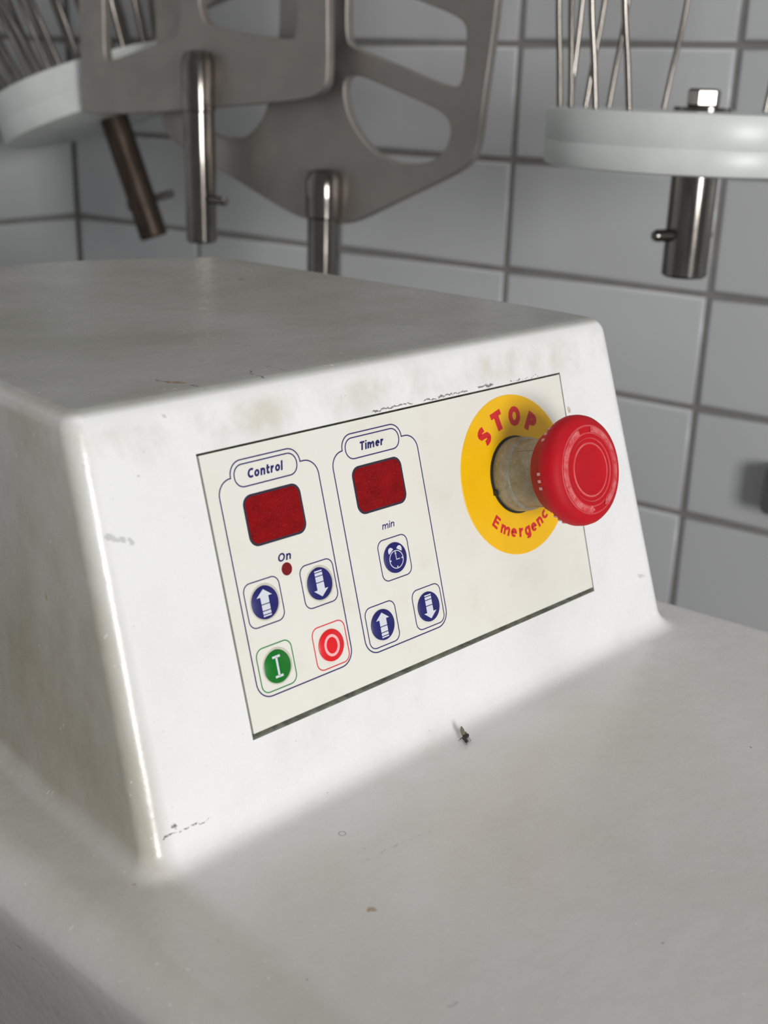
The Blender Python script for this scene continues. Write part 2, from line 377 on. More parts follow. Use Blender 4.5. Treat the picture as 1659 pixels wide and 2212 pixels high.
FX = [PX0-.09+(PW+.12)*k/19 for k in range(20)]
def box_ring(z, off, ins=0.0):
    r = max(.25, .62+off-ins)
    xl = lambda y: -.03+.03*z-off+ins+nar(y)
    xr = lambda y: 26.05-.07*z+off-ins-nar(y)
    return ring(xl, xr, TA*z-off+ins, 27.8-.05*z+off-ins, r, z, FX, 2.9)
oxl = lambda y: -2.8-.075*max(min(y, 12), -36)
oxr = lambda y: 29.1-.17*y if y < 4 else 28.42-.02*(y-4)
def out_ring(z, ins, grow=0.0):
    """outer edge of the machine top; its points run level with those of the box so the flat between them has no folds"""
    XL = lambda y: oxl(y)+ins-grow; XR = lambda y: oxr(y)-ins+grow
    yf, yb = -36+ins-grow, 40-ins+grow; P = []
    x0, x1 = XL(yf)+3, XR(yf)-3
    P += [(x0+(x1-x0)*k/21, yf) for k in range(22)]
    ys = [-1+(27-(-1))*k/14 for k in range(15)]
    def side(X, ya, yb_, n): return [(X(ya+(yb_-ya)*k/n), ya+(yb_-ya)*k/n) for k in range(n)]
    P += [(x1+1.6, yf+.35), (x1+2.65, yf+1.3)]+[(XR(y), y) for y in (yf+3, yf+8, yf+14, yf+20, yf+26, yf+30, yf+33)]
    P += [(XR(y), y) for y in ys]
    P += [(XR(y), y) for y in (28.5, 30, 31.5, 33, 34.5, 36, yb-3)]+[(XR(yb)-.4, yb-1.3), (XR(yb)-1.4, yb-.3)]
    X1, X0 = XR(yb)-3, XL(yb)+3
    P += [(X1+(X0-X1)*k/12, yb) for k in range(13)]
    P += [(XL(yb)+1.4, yb-.3), (XL(yb)+.4, yb-1.3)]+[(XL(y), y) for y in (yb-3, 36, 34.5, 33, 31.5, 30, 28.5)]
    P += [(XL(y), y) for y in ys[::-1]]
    P += [(XL(y), y) for y in (yf+33, yf+30, yf+26, yf+20, yf+14, yf+8, yf+3)]+[(x0-2.65, yf+1.3), (x0-1.6, yf+.35)]
    return [V(x, y, z) for x, y in P]
rings = []
def slope_out(z, o): return out_ring(z, 0, o)
rings.append(slope_out(-95, -9)); rings.append(slope_out(-30, -8)); rings.append(slope_out(-6, -1.5))
RO = 1.3
for k in range(0, 11):
    ph = k/10*PI/2; rings.append(out_ring(-RO*(1-math.sin(ph)), RO*(1-math.cos(ph))))
rings.append(out_ring(0, RO+.12))
RF = .65
rings.append(box_ring(0, RF+.15))
for k in range(0, 9):
    ph = (1-k/8)*PI/2; rings.append(box_ring(RF*(1-math.sin(ph)), RF*(1-math.cos(ph))))
zp0 = PZ0-.17*math.cos(FA); zp1 = PZ0+(PH+.07)*math.cos(FA)
kz0 = len(rings)
for z in (1.3, zp0, zp0+2, zp0+4, zp0+6, zp1, zp1+.4, H-1.1): rings.append(box_ring(z, 0))
i0, i1 = kz0+1, kz0+5
RT = .55
for k in range(0, 9):
    ph = k/8*PI/2; rings.append(box_ring(H-RT+RT*math.sin(ph), 0, RT*(1-math.cos(ph))))
rings.append(box_ring(H, 0, RT+.35))
b = MB(); n = len(rings[0]); vs = [p for R in rings for p in R]; fs = []
for i in range(len(rings)-1):
    for k in range(n):
        if i0 <= i < i1 and 1 <= k < 20: continue          # the opening for the control panel
        fs.append((i*n+k, i*n+(k+1) % n, (i+1)*n+(k+1) % n, (i+1)*n+k))
fs.append(tuple(range((len(rings)-1)*n, len(rings)*n)))
# recess walls and floor
rim = [i0*n+k for k in range(1, 21)]+[i*n+20 for i in range(i0+1, i1+1)]+[i1*n+k for k in range(19, 0, -1)]+[i*n+1 for i in range(i1-1, i0, -1)]
bs = len(vs)
for j in rim:
    p_ = vs[j]-N_*.3
    if abs(vs[j].z-zp0) < 1e-4: p_ = p_+V_*.13
    vs.append(p_)
q = len(rim)
for k in range(q): fs.append((rim[k], rim[(k+1) % q], bs+(k+1) % q, bs+k))
fs.append(tuple(range(bs, bs+q)))
b.add(vs, fs)
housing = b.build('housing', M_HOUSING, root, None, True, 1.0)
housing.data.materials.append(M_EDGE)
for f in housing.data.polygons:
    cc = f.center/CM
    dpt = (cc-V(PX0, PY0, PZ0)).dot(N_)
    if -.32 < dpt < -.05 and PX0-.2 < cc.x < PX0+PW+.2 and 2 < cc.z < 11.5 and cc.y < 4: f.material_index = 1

# ------------------------------------------------------------------ control panel: film-covered plate and its printing
def rrect(x0, y0, x1, y1, r, n=8):
    P = []
    for cx, cy, a in ((x1-r, y0+r, -90), (x1-r, y1-r, 0), (x0+r, y1-r, 90), (x0+r, y0+r, 180)):
        P += [(cx+r*math.cos(math.radians(a+90*k/n)), cy+r*math.sin(math.radians(a+90*k/n))) for k in range(n+1)]
    return P
Z0, Z1 = -.02, -.012                          # film surface / print layer (cm from the face plane)
b = MB(); b.poly([(0.0, 0.0), (PW, 0.0), (PW, PH), (0, PH)], -.29, Z0)
panel = b.build('control_panel', M_PANEL, root, M_F)
LW = .04
def outline(path, name, mat, parent, w=LW):
    b = MB(); b.ribbon(path, w, Z0, Z1); return b.build(name, mat, parent, M_F)
def group_frame(x0, x1, bx0, bx1):
    """rounded frame with the raised tab that holds the heading"""
    y0, y1, yt, r, rb = .90, 7.73, 8.215, .52, .46
    P = []
    def arc(cx, cy, rr_, a0, a1, n=9): return [(cx+rr_*math.cos(math.radians(a0+(a1-a0)*k/n)), cy+rr_*math.sin(math.radians(a0+(a1-a0)*k/n))) for k in range(n+1)]
    P += arc(x1-r, y0+r, r, -90, 0)+arc(x1-r, y1-r, r, 0, 90)+[(bx1, y1)]+arc(bx1-rb, yt-rb, rb, 2, 90)+arc(bx0+rb, yt-rb, rb, 90, 178)+[(bx0, y1)]+arc(x0+r, y1-r, r, 90, 180)+arc(x0+r, y0+r, r, 180, 270)
    return P
outline(group_frame(.44, 4.37, .97, 3.71), 'control_outline', M_INK, panel)
outline(group_frame(5.0, 8.93, 5.52, 8.25), 'timer_outline', M_INK, panel)
outline(rrect(1.11, 7.385, 3.57, 8.075, .33), 'heading_outline', M_INK, panel)
outline(rrect(5.66, 7.385, 8.12, 8.075, .33), 'heading_outline', M_INK, panel)
def earc(cx, cy, rx, ry, a0, a1, n=14): return [(cx+rx*math.cos(math.radians(a0+(a1-a0)*k/n)), cy+ry*math.sin(math.radians(a0+(a1-a0)*k/n))) for k in range(n+1)]
def glyphs(t):
    """stroke skeletons of the few letters needed: cap height 1, x height .74, t = stroke width -> (advance, strokes)"""
    h = t/2; X = .74
    def bowl(cx, rx, ry, y): return (earc(cx, y, rx, ry, 0, 360, 28)[:-1], True)
    return {
    'S': (.66, [([(.57, .80)]+earc(.33, .74, .23, .26-h, 40, 180, 9)[0:]+earc(.33, .27, .26, .24, 90, 0, 1)[:0]+[(.13, .62), (.33, .52), (.54, .40)]+earc(.33, .27, .245, .27-h, 0, -145, 10), False)]),
    'T': (.66, [([(0, 1-h), (.66, 1-h)], False), ([(.33, 1), (.33, 0)], False)]),
    'O': (.86, [bowl(.43, .43-h, .5-h, .5)]),
    'P': (.66, [([(h, 0), (h, 1)], False), ([(h, 1-h), (.36, 1-h)]+earc(.36, .68, .30-h, .32-h, 90, -90, 12)+[(h, .36+h)], False)]),
    'E': (.60, [([(h, 0), (h, 1)], False), ([(0, 1-h), (.6, 1-h)], False), ([(0, .52), (.56, .52)], False), ([(0, h), (.6, h)], False)]),
    'C': (.70, [(earc(.46, .5, .46-h, .5-h, 52, 308, 22), False)]),
    'm': (1.02, [([(h, 0), (h, X)], False), ([(h, .5)]+earc(.30, .46, .255-h, X-.46-h, 160, 0, 10)+[(.555-h, 0)], False), ([(.555-h, .5)]+earc(.77, .46, .25-h, X-.46-h, 160, 0, 10)+[(1.02-h, 0)], False)]),
    'n': (.60, [([(h, 0), (h, X)], False), ([(h, .48)]+earc(.33, .46, .27-h, X-.46-h, 160, 0, 10)+[(.6-h, 0)], False)]),
    'e': (.64, [([(h, .40), (.64-h, .40)]+earc(.33, .37, .31-h, .37-h, 8, 315, 22), False)]),
    'r': (.44, [([(h, 0), (h, X)], False), ([(h, .44)]+earc(.40, .42, .34-h, X-.42-h, 165, 88, 8), False)]),
    'g': (.62, [bowl(.30, .30-h, .37-h, .37), ([(.6-h, X), (.6-h, .02)]+earc(.31, .0, .29-h, .22-h, 0, -150, 10), False)]),
    'c': (.54, [(earc(.35, .37, .35-h, .37-h, 55, 305, 18), False)]),
    'y': (.62, [([(h, X), (.31, .04)], False), ([(.62-h, X), (.22, -.22)], False)]),
    'o': (.64, [bowl(.32, .32-h, .37-h, .37)]),
    't': (.42, [([(.16, .96), (.16, .16), (.22, h), (.42, h)], False), ([(0, X-h), (.42, X-h)], False)]),
    'l': (.16, [([(.08, 0), (.08, 1.02)], False)]),
    'i': (.16, [([(.08, 0), (.08, X)], False), ([(.08, .86), (.08, 1.02)], False)]),
    }
def text_mesh(txt, shear=0.0, t=.16):
    G = glyphs(t); b = MB(); x = 0
    for ch in txt:
        adv, st = G[ch]
        for i, (P, closed) in enumerate(st):
            b.ribbon([(px+x, py) for px, py in P], t, 0, 0.0001*(i+1), closed)
        x += adv+.15
    return [Vector((v.x+v.y*shear, v.y, v.z)) for v in b.v], b.f
def text_box(txt, x0, y0, x1, y1, name, mat, parent, shear=0.0, offset=0.0, M=None, z=Z1):
    vs, fs = text_mesh(txt, shear, offset)
    ax = min(v.x for v in vs); bx = max(v.x for v in vs); ay = min(v.y for v in vs); by = max(v.y for v in vs)
    vv = [V(x0+(v.x-ax)/(bx-ax)*(x1-x0), y0+(v.y-ay)/(by-ay)*(y1-y0), z+v.z*8 if v.z > 5e-5 else Z0) for v in vs]
    if M: vv = [M @ v for v in vv]
    return mesh_obj(name, vv, fs, mat, parent, M_F)
text_box('Control', 1.62, 7.60, 3.03, 7.90, 'heading_text', M_NAVY, panel, .2, .215)
text_box('Timer', 6.33, 7.60, 7.40, 7.89, 'heading_text', M_NAVY, panel, .2, .215)
text_box('On', 2.14, 4.83, 2.66, 5.09, 'caption_text', M_NAVY, panel, .2, .18)
text_box('min', 6.64, 4.82, 7.22, 5.05, 'caption_text', M_NAVY, panel, .2, .13)
# digit windows
for x0, x1 in ((1.22, 3.50), (5.73, 8.02)):
    b = MB(); b.poly(rrect(x0, 5.50, x1, 7.12, .34), Z0, Z1)
    w = b.build('display_window', M_BEZEL, root, M_F)
    b = MB(); b.poly(rrect(x0+.075, 5.575, x1-.075, 7.045, .28), Z1, Z1+.006); b.build('display_filter', M_DISPLAY, w, M_F)
b = MB(); b.poly([(2.40+.205*math.cos(2*PI*k/32), 4.56+.205*math.sin(2*PI*k/32)) for k in range(32)], Z0, Z1+.002)
b.build('indicator_lamp', M_LED, root, M_F)
# push buttons
def circ(cx, cy, r, n=48): return [(cx+r*math.cos(2*PI*k/n), cy+r*math.sin(2*PI*k/n)) for k in range(n)]
ZB = .035
def arrow(cx, cy, up):
    k = 1 if up else -1; b = MB(); z0, z1 = ZB, ZB+.007
    def pg(P):
        P = [(cx+x, cy+k*y) for x, y in P]
        b.poly(P if k > 0 else P[::-1], z0, z1)
    pg([(-.155, -.03), (.155, -.03), (.155, .19), (.30, .19), (0, .42), (-.30, .19), (-.155, .19)])
    pg([(-.155, -.235), (.155, -.235), (.155, -.06), (-.155, -.06)])
    pg([(-.155, -.355), (.155, -.355), (.155, -.265), (-.155, -.265)])
    pg([(-.155, -.43), (.155, -.43), (.155, -.385), (-.155, -.385)])
    return b
def button(cx, cy, col, sym, line, label, halo=0.0):
    outline(rrect(cx-.69, cy-.70, cx+.69, cy+.70, .27), 'button_outline', line, panel, .035)
    b = MB()
    b.lathe([(.52, Z0), (.52, ZB-.012), (.50, ZB), (0, ZB)], 48, Matrix.Translation((cx, cy, 0)))
    o = b.build('push_button', col, root, M_F, True, .6); o['label'] = label
    if halo:
        b = MB(); b.lathe([(.585, Z0), (.565, Z0+.03), (.525, Z0+.03), (.525, Z0)], 48, Matrix.Translation((cx+.035, cy+.005, 0)))
        b.build('membrane_rim', M_HALO, o, M_F, True)
    b = MB(); mt = M_SYMBOL
    if sym in ('up', 'down'): b = arrow(cx, cy, sym == 'up')
    elif sym == 'I':
        for (x, y, w, h) in ((0, .0, .075, .62), (0, .31, .30, .075), (0, -.31, .30, .075)): b.box((cx+x, cy+y, ZB+.0035), (w, h, .007))
    elif sym == 'O':
        mt = M_PINK; b.ribbon([(cx+.275*math.cos(a_), cy+.315*math.sin(a_)) for a_ in [2*PI*k/40 for k in range(40)]], .09, ZB, ZB+.007)
    else:
        b.ribbon([(cx+.01+.315*math.cos(a_), cy-.06+.30*math.sin(a_)) for a_ in [2*PI*k/40 for k in range(40)]], .028, ZB, ZB+.007)
        for s_ in (-1, 1):
            an = math.radians(90+s_*32); ux, uy = math.cos(an), math.sin(an)
            P = [(cx+.01+ux*.35+.125*math.cos(t)*(-uy)+.15*math.sin(t)*ux, cy-.06+uy*.35+.125*math.cos(t)*ux+.15*math.sin(t)*uy) for t in [PI*k/12 for k in range(13)]]
            b.poly(P, ZB, ZB+.007)
        b.ribbon([(cx+.01, cy-.08), (cx+.01, cy+.20)], .028, ZB, ZB+.007, False); b.ribbon([(cx-.01, cy-.06), (cx+.17, cy-.06)], .03, ZB, ZB+.007, False)
        b.poly([(cx-.035, cy+.13), (cx+.055, cy+.13), (cx+.01, cy+.23)], ZB, ZB+.007)
        for (x, y) in ((.27, 0), (-.27, 0), (0, -.25), (0, .25)): b.box((cx+.01+x, cy-.06+y, ZB+.0035), (.05, .05, .007))
    b.build('button_symbol', mt, o, M_F)
    return o
button(1.31, 3.78, M_BLUE, 'up', M_INK, 'blue up arrow button in the control group', 1)
button(3.55, 3.78, M_BLUE, 'down', M_INK, 'blue down arrow button in the control group', 1)
button(1.31, 1.735, M_GREEN, 'I', M_GREENLINE, 'green start button marked I', 1)
button(3.56, 1.73, M_RED, 'O', M_REDLINE, 'red off button marked O')
button(6.97, 3.78, M_BLUE, 'clock', M_INK, 'blue button with alarm clock symbol')
button(5.88, 1.74, M_BLUE, 'up', M_INK, 'blue up arrow button in the timer group')
button(8.105, 1.745, M_BLUE, 'down', M_INK, 'blue down arrow button in the timer group')

# ------------------------------------------------------------------ emergency stop
EU, EV = 13.752, 5.302
M_E = frame(V(PX0, PY0, PZ0)+U_*EU+V_*EV, U_, V_, N_)
b = MB(); b.lathe([(1.40, Z0), (1.40, Z0+.03), (2.985, Z0+.03), (3.0, Z0+.02), (3.0, Z0), (1.40, Z0)], 96)
legend = b.build('stop_legend_plate', M_YELLOW, root, M_E, True, .5)
legend['label'] = 'round yellow legend plate reading STOP Emergency'
ZL = Z0+.037
def ring_text(chars, angs, r0, heights, widths, bottom, name, off):
    for ch, an, h, w in zip(chars, angs, heights, widths):
        vs, fs = text_mesh(ch, 0.0, off)
        ax = min(v.x for v in vs); bx = max(v.x for v in vs); ay = min(v.y for v in vs); by = max(v.y for v in vs)
        hh = h[1]-h[0]
        L = [V(((v.x-ax)/(bx-ax)-.5)*w, h[0]+(v.y-ay)/(by-ay)*hh, ZL+v.z*8 if v.z > 5e-5 else ZL-.006) for v in vs]
        a_ = math.radians(an)
        if bottom: rot_ = Matrix.Rotation(a_+PI/2, 4, 'Z'); base_ = Vector((math.cos(a_)*r0, math.sin(a_)*r0, 0))
        else: rot_ = Matrix.Rotation(a_-PI/2, 4, 'Z'); base_ = Vector((math.cos(a_)*r0, math.sin(a_)*r0, 0))
        mesh_obj(name, [rot_ @ v + base_ for v in L], fs, M_LETTER, legend, M_E)
ring_text('STOP', (129.5, 104.6, 79.0, 53.5), 1.83, [(0, .73)]*4, (.54, .60, .66, .54), False, 'letter', .285)
ring_text('Emergency', (-135.5, -120.5, -107.6, -97.0, -87.0, -76.5, -66.0, -56.0, -46.5), 2.36, [(0, .46), (0, .34), (0, .34), (0, .34), (-.13, .34), (0, .34), (0, .34), (0, .34), (-.13, .34)],
          (.31, .50, .34, .23, .33, .34, .32, .30, .33), True, 'letter', .205)
b = MB(); b.lathe([(1.28, Z0), (1.46, Z0), (1.46, .06), (1.38, .07), (1.28, .07)], 64)
b.box((-1.40, -.42, .12), (.10, .2, .14))
gasket = b.build('gasket', M_BLACK, root, M_E, True, .6)
b = MB()
prof = [(0, .03), (1.36, .03), (1.39, .1), (1.39, .46), (1.36, .52), (1.37, .62), (1.35, .70), (1.285, .76), (1.27, .95), (1.26, 2.3), (1.0, 2.35), (0, 2.35)]
b.lathe(prof, 96)
collar = b.build('stop_button_collar', M_COLLAR, root, M_E, True, .6)
collar['label'] = 'dusty grey collar of the stop button'
b = MB()
for an in (128, 248, 8):
    R = Matrix.Rotation(math.radians(an), 4, 'Z'); b.box((1.262, 0, 1.45), (.03, .12, 1.1), R)
b.build('collar_slot', M_BLACK if False else M_COLLAR, collar, M_E)
b = MB()
b.lathe([(0, 2.3), (1.27, 2.3), (1.3, 1.98), (1.48, 1.95), (1.53, 2.0), (1.58, 2.4), (1.64, 2.62), (1.84, 2.64), (1.94, 2.70), (1.985, 2.84), (1.985, 3.02), (1.945, 3.19), (1.85, 3.33), (1.72, 3.42),
         (1.57, 3.46), (1.30, 3.49), (1.14, 3.50), (1.11, 3.47), (.97, 3.47), (.94, 3.50), (.90, 3.48), (.6, 3.43), (0, 3.40)], 96)
cap = b.build('stop_button_cap', M_CAP, root, M_E, True, .9)
cap['label'] = 'red mushroom cap of the stop button'
for a0, a1 in ((104, 256), (78, -62)):
    P = []; Q = []; K = 22
    for k in range(K+1):
        a_ = math.radians(a0+(a1-a0)*k/K); P.append((1.53*math.cos(a_), 1.53*math.sin(a_))); Q.append((1.33*math.cos(a_), 1.33*math.sin(a_)))
    ae = math.radians(a1+(9 if a1 > a0 else -9))
    Q2 = [(1.26*math.cos(math.radians(a1)), 1.26*math.sin(math.radians(a1)))]
    b = MB(); vs = []; fs = []
    for p_, q_ in zip(P, Q): vs += [V(p_[0], p_[1], 3.49), V(q_[0], q_[1], 3.508), V(p_[0], p_[1], 3.40), V(q_[0], q_[1], 3.40)]
    for k in range(K): i = 4*k; fs += [(i, i+4, i+5, i+1), (i+2, i+6, i+4, i), (i+1, i+5, i+7, i+3)]
    i = 4*K; e = len(vs)
    vs += [V(1.6*math.cos(math.radians(a1)), 1.6*math.sin(math.radians(a1)), 3.475), V(1.26*math.cos(math.radians(a1)), 1.26*math.sin(math.radians(a1)), 3.51), V(1.43*math.cos(ae), 1.43*math.sin(ae), 3.505)]
    fs += [(e, e+1, e+2)]
    b.add(vs, fs); b.build('arrow_mark', M_RIDGE, cap, M_E)
for grp in (180, 128, 232, 75, 285, 20, 340):
    for k in (-1, 0, 1):
        R = Matrix.Rotation(math.radians(grp+k*7.5), 4, 'Z'); b = MB()
        b.box((1.925, 0, 2.72), (.10, .10, .13), R); b.build('grip_notch', M_NOTCH, cap, M_E)

# ------------------------------------------------------------------ dead fly at the foot of the sloping face
fly = empty('fly', (12.25, -.75, 0.01))
tag(fly, 'tiny dark fly lying on the machine below the control panel', 'insect')
b = MB()
b.tube([(12.13, -.98, .10), (12.17, -.93, .10), (12.20, -.86, .10), (12.25, -.78, .11), (12.31, -.74, .12), (12.38, -.72, .11), (12.46, -.72, .09), (12.50, -.72, .08)],
       [.015, .05, .045, .07, .065, .07, .055, .01], 12)
b.v = [V(12.25, -.78, 0)+(v-V(12.25, -.78, 0))*1.2 for v in b.v]
body = b.build('body', M_FLY, fly, None, True)
for (tx, ty, tz, wx) in ((12.36, -.50, .44, .075), (12.50, -.62, .22, .06)):
    b = MB(); o_ = V(12.26, -.76, .14); t_ = V(tx, ty, tz); ax = t_-o_; sd = ax.cross(V(.66, .67, -.3)).normalized(); P = []
    for k in range(13):
        u = k/12; w = wx*math.sin(PI*min(1, u*.95+.05))**.7; P.append(o_+ax*u+sd*w)
    for k in range(11, 0, -1):
        u = k/12; w = wx*math.sin(PI*min(1, u*.95+.05))**.7; P.append(o_+ax*u-sd*w)
    nn = ax.cross(sd).normalized()*.004; m_ = len(P)
    b.add([p+nn for p in P]+[p-nn for p in P], [tuple(range(m_)), tuple(range(m_, 2*m_))]+[(i, (i+1) % m_, m_+(i+1) % m_, m_+i) for i in range(m_)])
    b.build('wing', M_WING, fly)
for k in range(6):
    s_ = -1 if k % 2 else 1; i = k//2; o_ = V(12.22+.05*i, -.80+.02*i, .08); b = MB()
    kn = o_+V(.03*(i-1)+.04*s_, -.09*s_, .06); ft = o_+V(.07*(i-1)+.05*s_, -.16*s_, -.075)
    b.tube([o_, kn, ft], .008, 6); b.build('leg', M_FLY, fly)

# ------------------------------------------------------------------ attachments hanging on the wall
def smooth(P, it=2):
    for _ in range(it):
        Q = []
        for i in range(len(P)):
            a_, c_ = P[i], P[(i+1) % len(P)]
            Q += [(a_[0]*.75+c_[0]*.25, a_[1]*.75+c_[1]*.25), (a_[0]*.25+c_[0]*.75, a_[1]*.25+c_[1]*.75)]
        P = Q
    return P
def plate(name, outl, holes, dn, thick, mat, parent):
    cu = bpy.data.curves.new('c', 'CURVE'); cu.dimensions = '2D'; cu.fill_mode = 'BOTH'; cu.extrude = (thick/2-.12)*CM; cu.bevel_depth = .12*CM; cu.bevel_resolution = 2
    for P in [outl]+holes:
        sp_ = cu.splines.new('POLY'); sp_.points.add(len(P)-1); sp_.use_cyclic_u = True
        for q_, p_ in zip(sp_.points, P): q_.co = (p_[0]*CM, p_[1]*CM, 0, 1)
    o = bpy.data.objects.new('c', cu); COL.objects.link(o)
    dg = bpy.context.evaluated_depsgraph_get(); me = bpy.data.meshes.new_from_object(o.evaluated_get(dg))
    bpy.data.objects.remove(o); bpy.data.curves.remove(cu)
    me.name = name; me.materials.clear(); me.materials.append(mat)
    o = bpy.data.objects.new(name, me)
    M = M_R @ Matrix.Translation((0, 0, dn*CM))
    return link(o, M, parent)
def wloc(s, dn, z): return wall_pt(s, dn, z)
# wide flat beater behind
ba = empty('beater', wloc(55.8, 21.5, 6.0))
tag(ba, 'slotted flat steel beater whose pointed bottom meets its shaft, partly behind another beater', 'beater', None)
A_OUT = [(70.9, 44), (70.3, 27.2), (69.95, 23.6), (69.6, 20.4), (69.35, 17.3), (68.8, 16.2), (67.3, 15.3), (63.16, 13.4), (60.1, 11.95), (58.3, 11.15), (56.9, 10.9), (55.0, 10.9), (52.2, 11.2), (48.1, 12.8), (44.06, 14.3), (39.6, 15.9), (37.6, 17.0), (37.2, 19), (37.0, 27), (37.0, 44), (40, 52), (46, 56), (62, 56), (68, 52)]
A_O1 = [(57.1, 21.8), (58.26, 22.3), (61.97, 21.15), (65.35, 20.14), (66.9, 19.4), (67.3, 18.1), (66.57, 16.6), (65.16, 15.85), (62.6, 15.6), (60.4, 16.2), (58.8, 17.4), (57.7, 18.74), (57.1, 20.25)]
A_O2 = [(57.2, 24.6), (57.9, 23.9), (61.5, 22.85), (65.7, 21.5), (67.4, 21.2), (68.0, 21.8), (68.1, 23.5), (68.2, 25.4), (67.4, 26.2), (64.6, 27.1), (61.3, 28.1), (57.8, 29.0), (57.2, 28.6)]
A_O3 = [(50.6, 21), (49.66, 20.0), (49.31, 18.9), (48.41, 17.8), (47.13, 16.9), (45.58, 16.6), (44.1, 16.8), (41.9, 17.5), (40.3, 18.6), (40.3, 20), (41.9, 21), (46, 22.1)]
A_O4 = [(50.8, 24.6), (50.2, 23.9), (46.5, 22.9), (41.5, 22.0), (40.2, 22.4), (40.0, 24), (40, 25.6), (41, 26.6), (46, 28), (50.2, 29), (50.8, 28.5)]
A_O5 = [(57.2, 32), (58.5, 31), (67, 29), (68.2, 30), (68, 44), (65, 51), (58, 51.5), (57.2, 50)]
A_O6 = [(50.8, 32), (49.8, 31), (41, 29), (40, 30), (40.2, 44), (43, 51), (50, 51.5), (50.8, 50)]
plate('blade', smooth(A_OUT), [smooth(x) for x in (A_O1, A_O2, A_O3, A_O4, A_O5, A_O6)], 21.5, .9, M_PLATE, ba)
def lathe_at(name, prof, origin, axis, mat, parent, n=40, sharp=.6):
    R = axis.normalized().to_track_quat('Z', 'Y').to_matrix().to_4x4(); b = MB(); b.lathe(prof, n)
    return b.build(name, mat, parent, Matrix.Translation(origin*CM) @ R, True, sharp)
def cyl(r, h, ch=.15): return [(0, 0), (r-ch, 0), (r, ch), (r, h-ch), (r-ch, h), (0, h)]
lathe_at('shaft', [(0, 0), (1.1, 0), (1.28, .18), (1.28, 7.6), (1.42, 7.75), (1.46, 9.2), (1.44, 10.6), (1.2, 11.2), (.7, 11.4), (0, 11.45)], wloc(55.85, 22.6, 3.6), ZU, M_SHAFT, ba)
d_ = (-WN*.3+WD).normalized()
lathe_at('locking_pin', cyl(.34, 2.6, .12), wloc(56.0, 23.0, 5.6), d_, M_SHAFT, ba, 20)
# beater in front
bb = empty('beater', wloc(44.8, 24, 8.6))
tag(bb, 'flat steel beater with central spine and long polished shaft ending in front of tiles', 'beater')
B_OUT = [(56.9, 44), (57.3, 27.2), (57.44, 21.8), (57.1, 20.95), (56.0, 20.4), (53.5, 20.05), (46.5, 19.45), (42.75, 19.05), (36.7, 18.6), (31.2, 18.3), (30.4, 18.6), (30.2, 19.6), (30.4, 27.5), (30.4, 44), (34, 51), (40, 54), (48, 54), (54, 51)]
B_O1 = [(44.28, 27.7), (44.55, 26.3), (45.0, 25.5), (46.27, 25.1), (51.35, 24.5), (54.0, 24.3), (54.6, 24.7), (54.65, 27.5), (54.4, 43), (52, 49), (47, 51), (44.4, 50)]
B_O2 = [(33.3, 27.8), (33.05, 23.0), (33.5, 22.4), (36.99, 23.3), (41.37, 24.3), (42.3, 24.8), (42.55, 27.7), (42.5, 50), (39, 51), (35, 49), (33.2, 43)]
plate('blade', smooth(B_OUT), [smooth(x) for x in (B_O1, B_O2)], 24.0, .9, M_PLATE, bb)
lathe_at('shaft', [(0, 0), (1.1, 0), (1.27, .17), (1.27, 10.4), (1.36, 10.5), (1.36, 14.2), (1.1, 14.9), (.5, 15.1), (0, 15.1)], wloc(44.75, 25.0, 8.5), ZU, M_SHAFT, bb)
lathe_at('locking_pin', cyl(.34, 3.2, .12), wloc(45.6, 25.3, 12.15), d_, M_SHAFT, bb, 20)
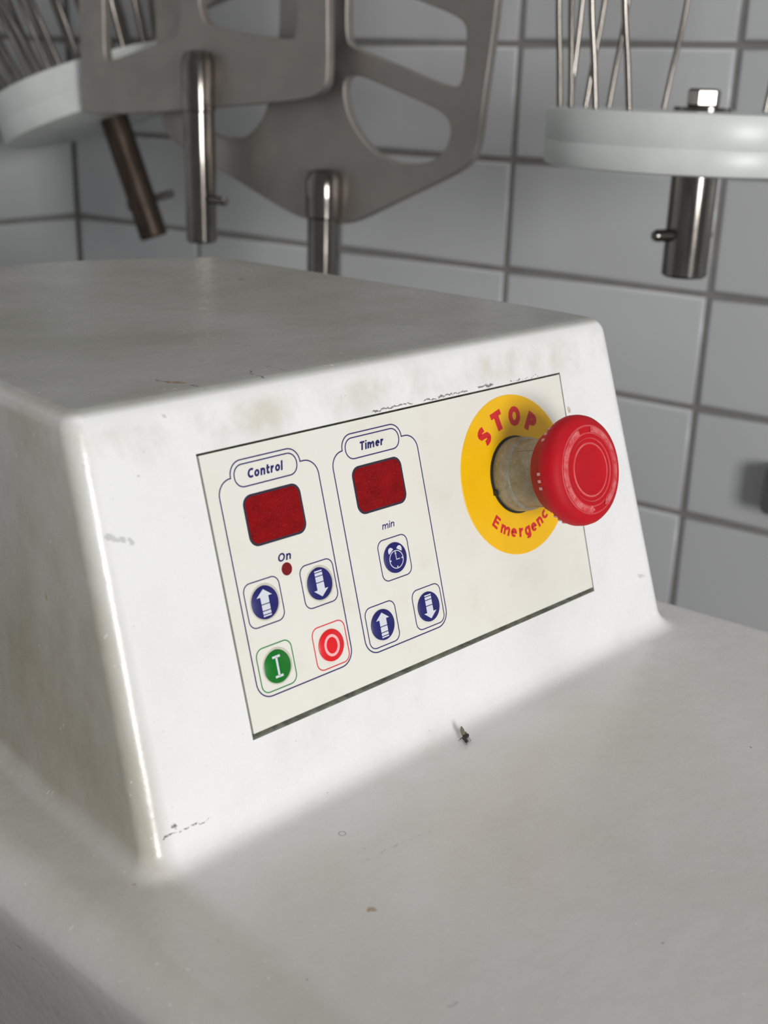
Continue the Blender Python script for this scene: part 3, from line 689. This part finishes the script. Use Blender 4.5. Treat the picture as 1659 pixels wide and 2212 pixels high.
# whisks
def catmull(P, n=6):
    Q = []
    for i in range(len(P)-1):
        p0, p1, p2, p3 = P[max(i-1, 0)], P[i], P[i+1], P[min(i+2, len(P)-1)]
        for k in range(n):
            t = k/n; Q.append(.5*((2*p1)+(p2-p0)*t+(2*p0-5*p1+4*p2-p3)*t*t+(3*p1-p0-3*p2+p3)*t*t*t))
    Q.append(P[-1]); return Q
def whisk(origin, axis, xdir, r, th, shaft_len, shaft_r, wires, wr, label, shaft_mat, pin_ang, pin_h, top, pin_len=1.3):
    z = axis.normalized(); x = (xdir-z*xdir.dot(z)).normalized(); y = z.cross(x)
    M = frame(origin, x, y, z); o = empty('whisk', origin-z*shaft_len); tag(o, label, 'whisk')
    b = MB(); b.lathe([(0, 0), (r-.35, 0), (r-.08, .1), (r, .35), (r, th*.42), (r-.03, th*.44), (r, th*.46), (r, th-.25), (r-.1, th-.05), (r-.35, th), (0, th)], 96); b.build('nylon_disc', M_NYLON, o, M, True, .7)
    b = MB(); b.lathe([(0, -shaft_len), (shaft_r-.15, -shaft_len), (shaft_r, -shaft_len+.15), (shaft_r, 0), (0, 0)], 48); b.build('shaft', shaft_mat, o, M, True, .6)
    R = Matrix.Rotation(pin_ang, 4, 'Z') @ Matrix.Translation((0, 0, -shaft_len+pin_h)) @ Matrix.Rotation(PI/2, 4, 'Y')
    b = MB(); b.lathe([(0, -shaft_r-.2), (.4, -shaft_r-.2), (.4, shaft_r+pin_len-.2), (.28, shaft_r+pin_len), (0, shaft_r+pin_len)], 20, R); b.build('locking_pin', M_SHAFT, o, M, True, .6)
    b = MB(); b.lathe([(0, th), (1.8, th), (1.8, th+.25), (0, th+.25)], 40); b.build('washer', M_SHAFT, o, M, True, .6)
    b = MB(); b.lathe([(0, th+.25), (.95, th+.25), (1.05, th+.4), (1.05, th+1.2), (.9, th+1.35), (0, th+1.35)], 6); b.build('nut', M_SHAFT, o, M, False)
    for (l0, l1, side) in wires:
        rr_ = r-.75; l0c = max(-rr_, min(rr_, l0)); y0 = side*math.sqrt(max(0, rr_*rr_-l0c*l0c)); k = 1+.14
        P = [V(l0c, y0, th-.4), V(l0c+(l1-l0)*.355, y0*(1+.08*.35), th+2.4), V(l0c+(l1-l0), y0*1.08, th+7.5), V(l0c+(l1-l0)*1.4, y0*1.1, th+18), V((l0c+(l1-l0)*1.4)*.85, y0*.9, th+29), V(l0c*.35, y0*.4, th+top-3), V(l0c*.05, y0*.05, th+top)]
        b = MB(); b.tube(catmull(P), wr, 8); b.build('wire', M_WIRE, o, M, True)
    b = MB(); b.lathe([(0, th+top-.5), (.9, th+top-.5), (1.0, th+top), (.9, th+top+.5), (0, th+top+.5)], 24); b.build('end_cap', M_SHAFT, o, M, True, .6)
    return o
XR = V(.715, -.699, 0)
pp = 33.6
rw = [((a_-1499)/pp, (c_-1499)/pp, s_) for a_, c_, s_ in ((1190, 1168, -1), (1208, 1188, -1), (1245, 1212, -1), (1300, 1262, -1), (1240, 1252, 1), (1283, 1312, 1), (1345, 1374, 1), (1630, 1612, -1), (1700, 1716, -1), (1765, 1790, 1), (1800, 1822, -1), (1700, 1730, 1))]
rw.append((-.5, .6, 1))
whisk(wloc(86.5, 23.0, 16.95), V(0, 0, 1), XR, 9.75, 3.45, 6.9, 1.48, rw, .19, 'upright whisk hanging by the right edge with thick white disc over its shaft', M_SHAFT, math.radians(205), 2.7, 38)
ctr = wloc(22.9, 14.3, 17.6); ax = V(-.165, .28, .946).normalized(); slen = 12.0
lw = [(l, l*1.17, -1) for l in (-9.6, -8.6, -7.0, -5.1, -3.2, 1.3, 3.6, 5.4, 7.6, 9.0)]+[(l, l*1.17, 1) for l in (-9.2, -7.8, -5.9, -4.2, -2.6, -.6, 1.2, 2.9, 4.6, 6.4, 8.2, 9.3)]+[(l, l*1.25, q_) for q_ in (-1, 1) for l in (-9.3, -7.8, -6.1, -4.2, -2.2, -.4, 2.4, 6.5)]
whisk(ctr, ax, V(.776, -.63, 0), 10.8, 4.3, slen, 1.4, lw, .25, 'tilted whisk near the corner with its white disc half hidden by a beater', M_DULL, math.radians(15), 3.6, 36, 1.9)
# brackets that carry them, above the picture
for (s_, z_, dn_, lb) in ((86.5, 16.85+3.95+38.8, 24.5, 'steel wall hook carrying the upright whisk'), (62.5, 50.6, 23.2, 'steel wall hook carrying the slotted beater'), (36.5, 49.4, 26.0, 'steel wall hook carrying the front beater')):
    b = MB(); P = [wloc(s_, .2, z_), wloc(s_, dn_*.5, z_), wloc(s_, dn_, z_), wloc(s_, dn_+1, z_+.6), wloc(s_, dn_+1.2, z_+2)]
    b.tube(P, .4, 12); b.tube([wloc(s_, 0, z_), wloc(s_, .5, z_)], 1.6, 20)
    tag(b.build('wall_hook', M_SHAFT, None, None, True, .8), lb, 'hook')
# dark fitting at the frame edge
b = MB(); b.poly(rrect(87.6, -12.0, 93.6, -7.9, .6), .02, 2.4)
o = b.build('wall_fitting', M_FITTING, None, M_R, False); tag(o, 'dark grey box fixed to the wall tiles below the whisk', 'fitting')
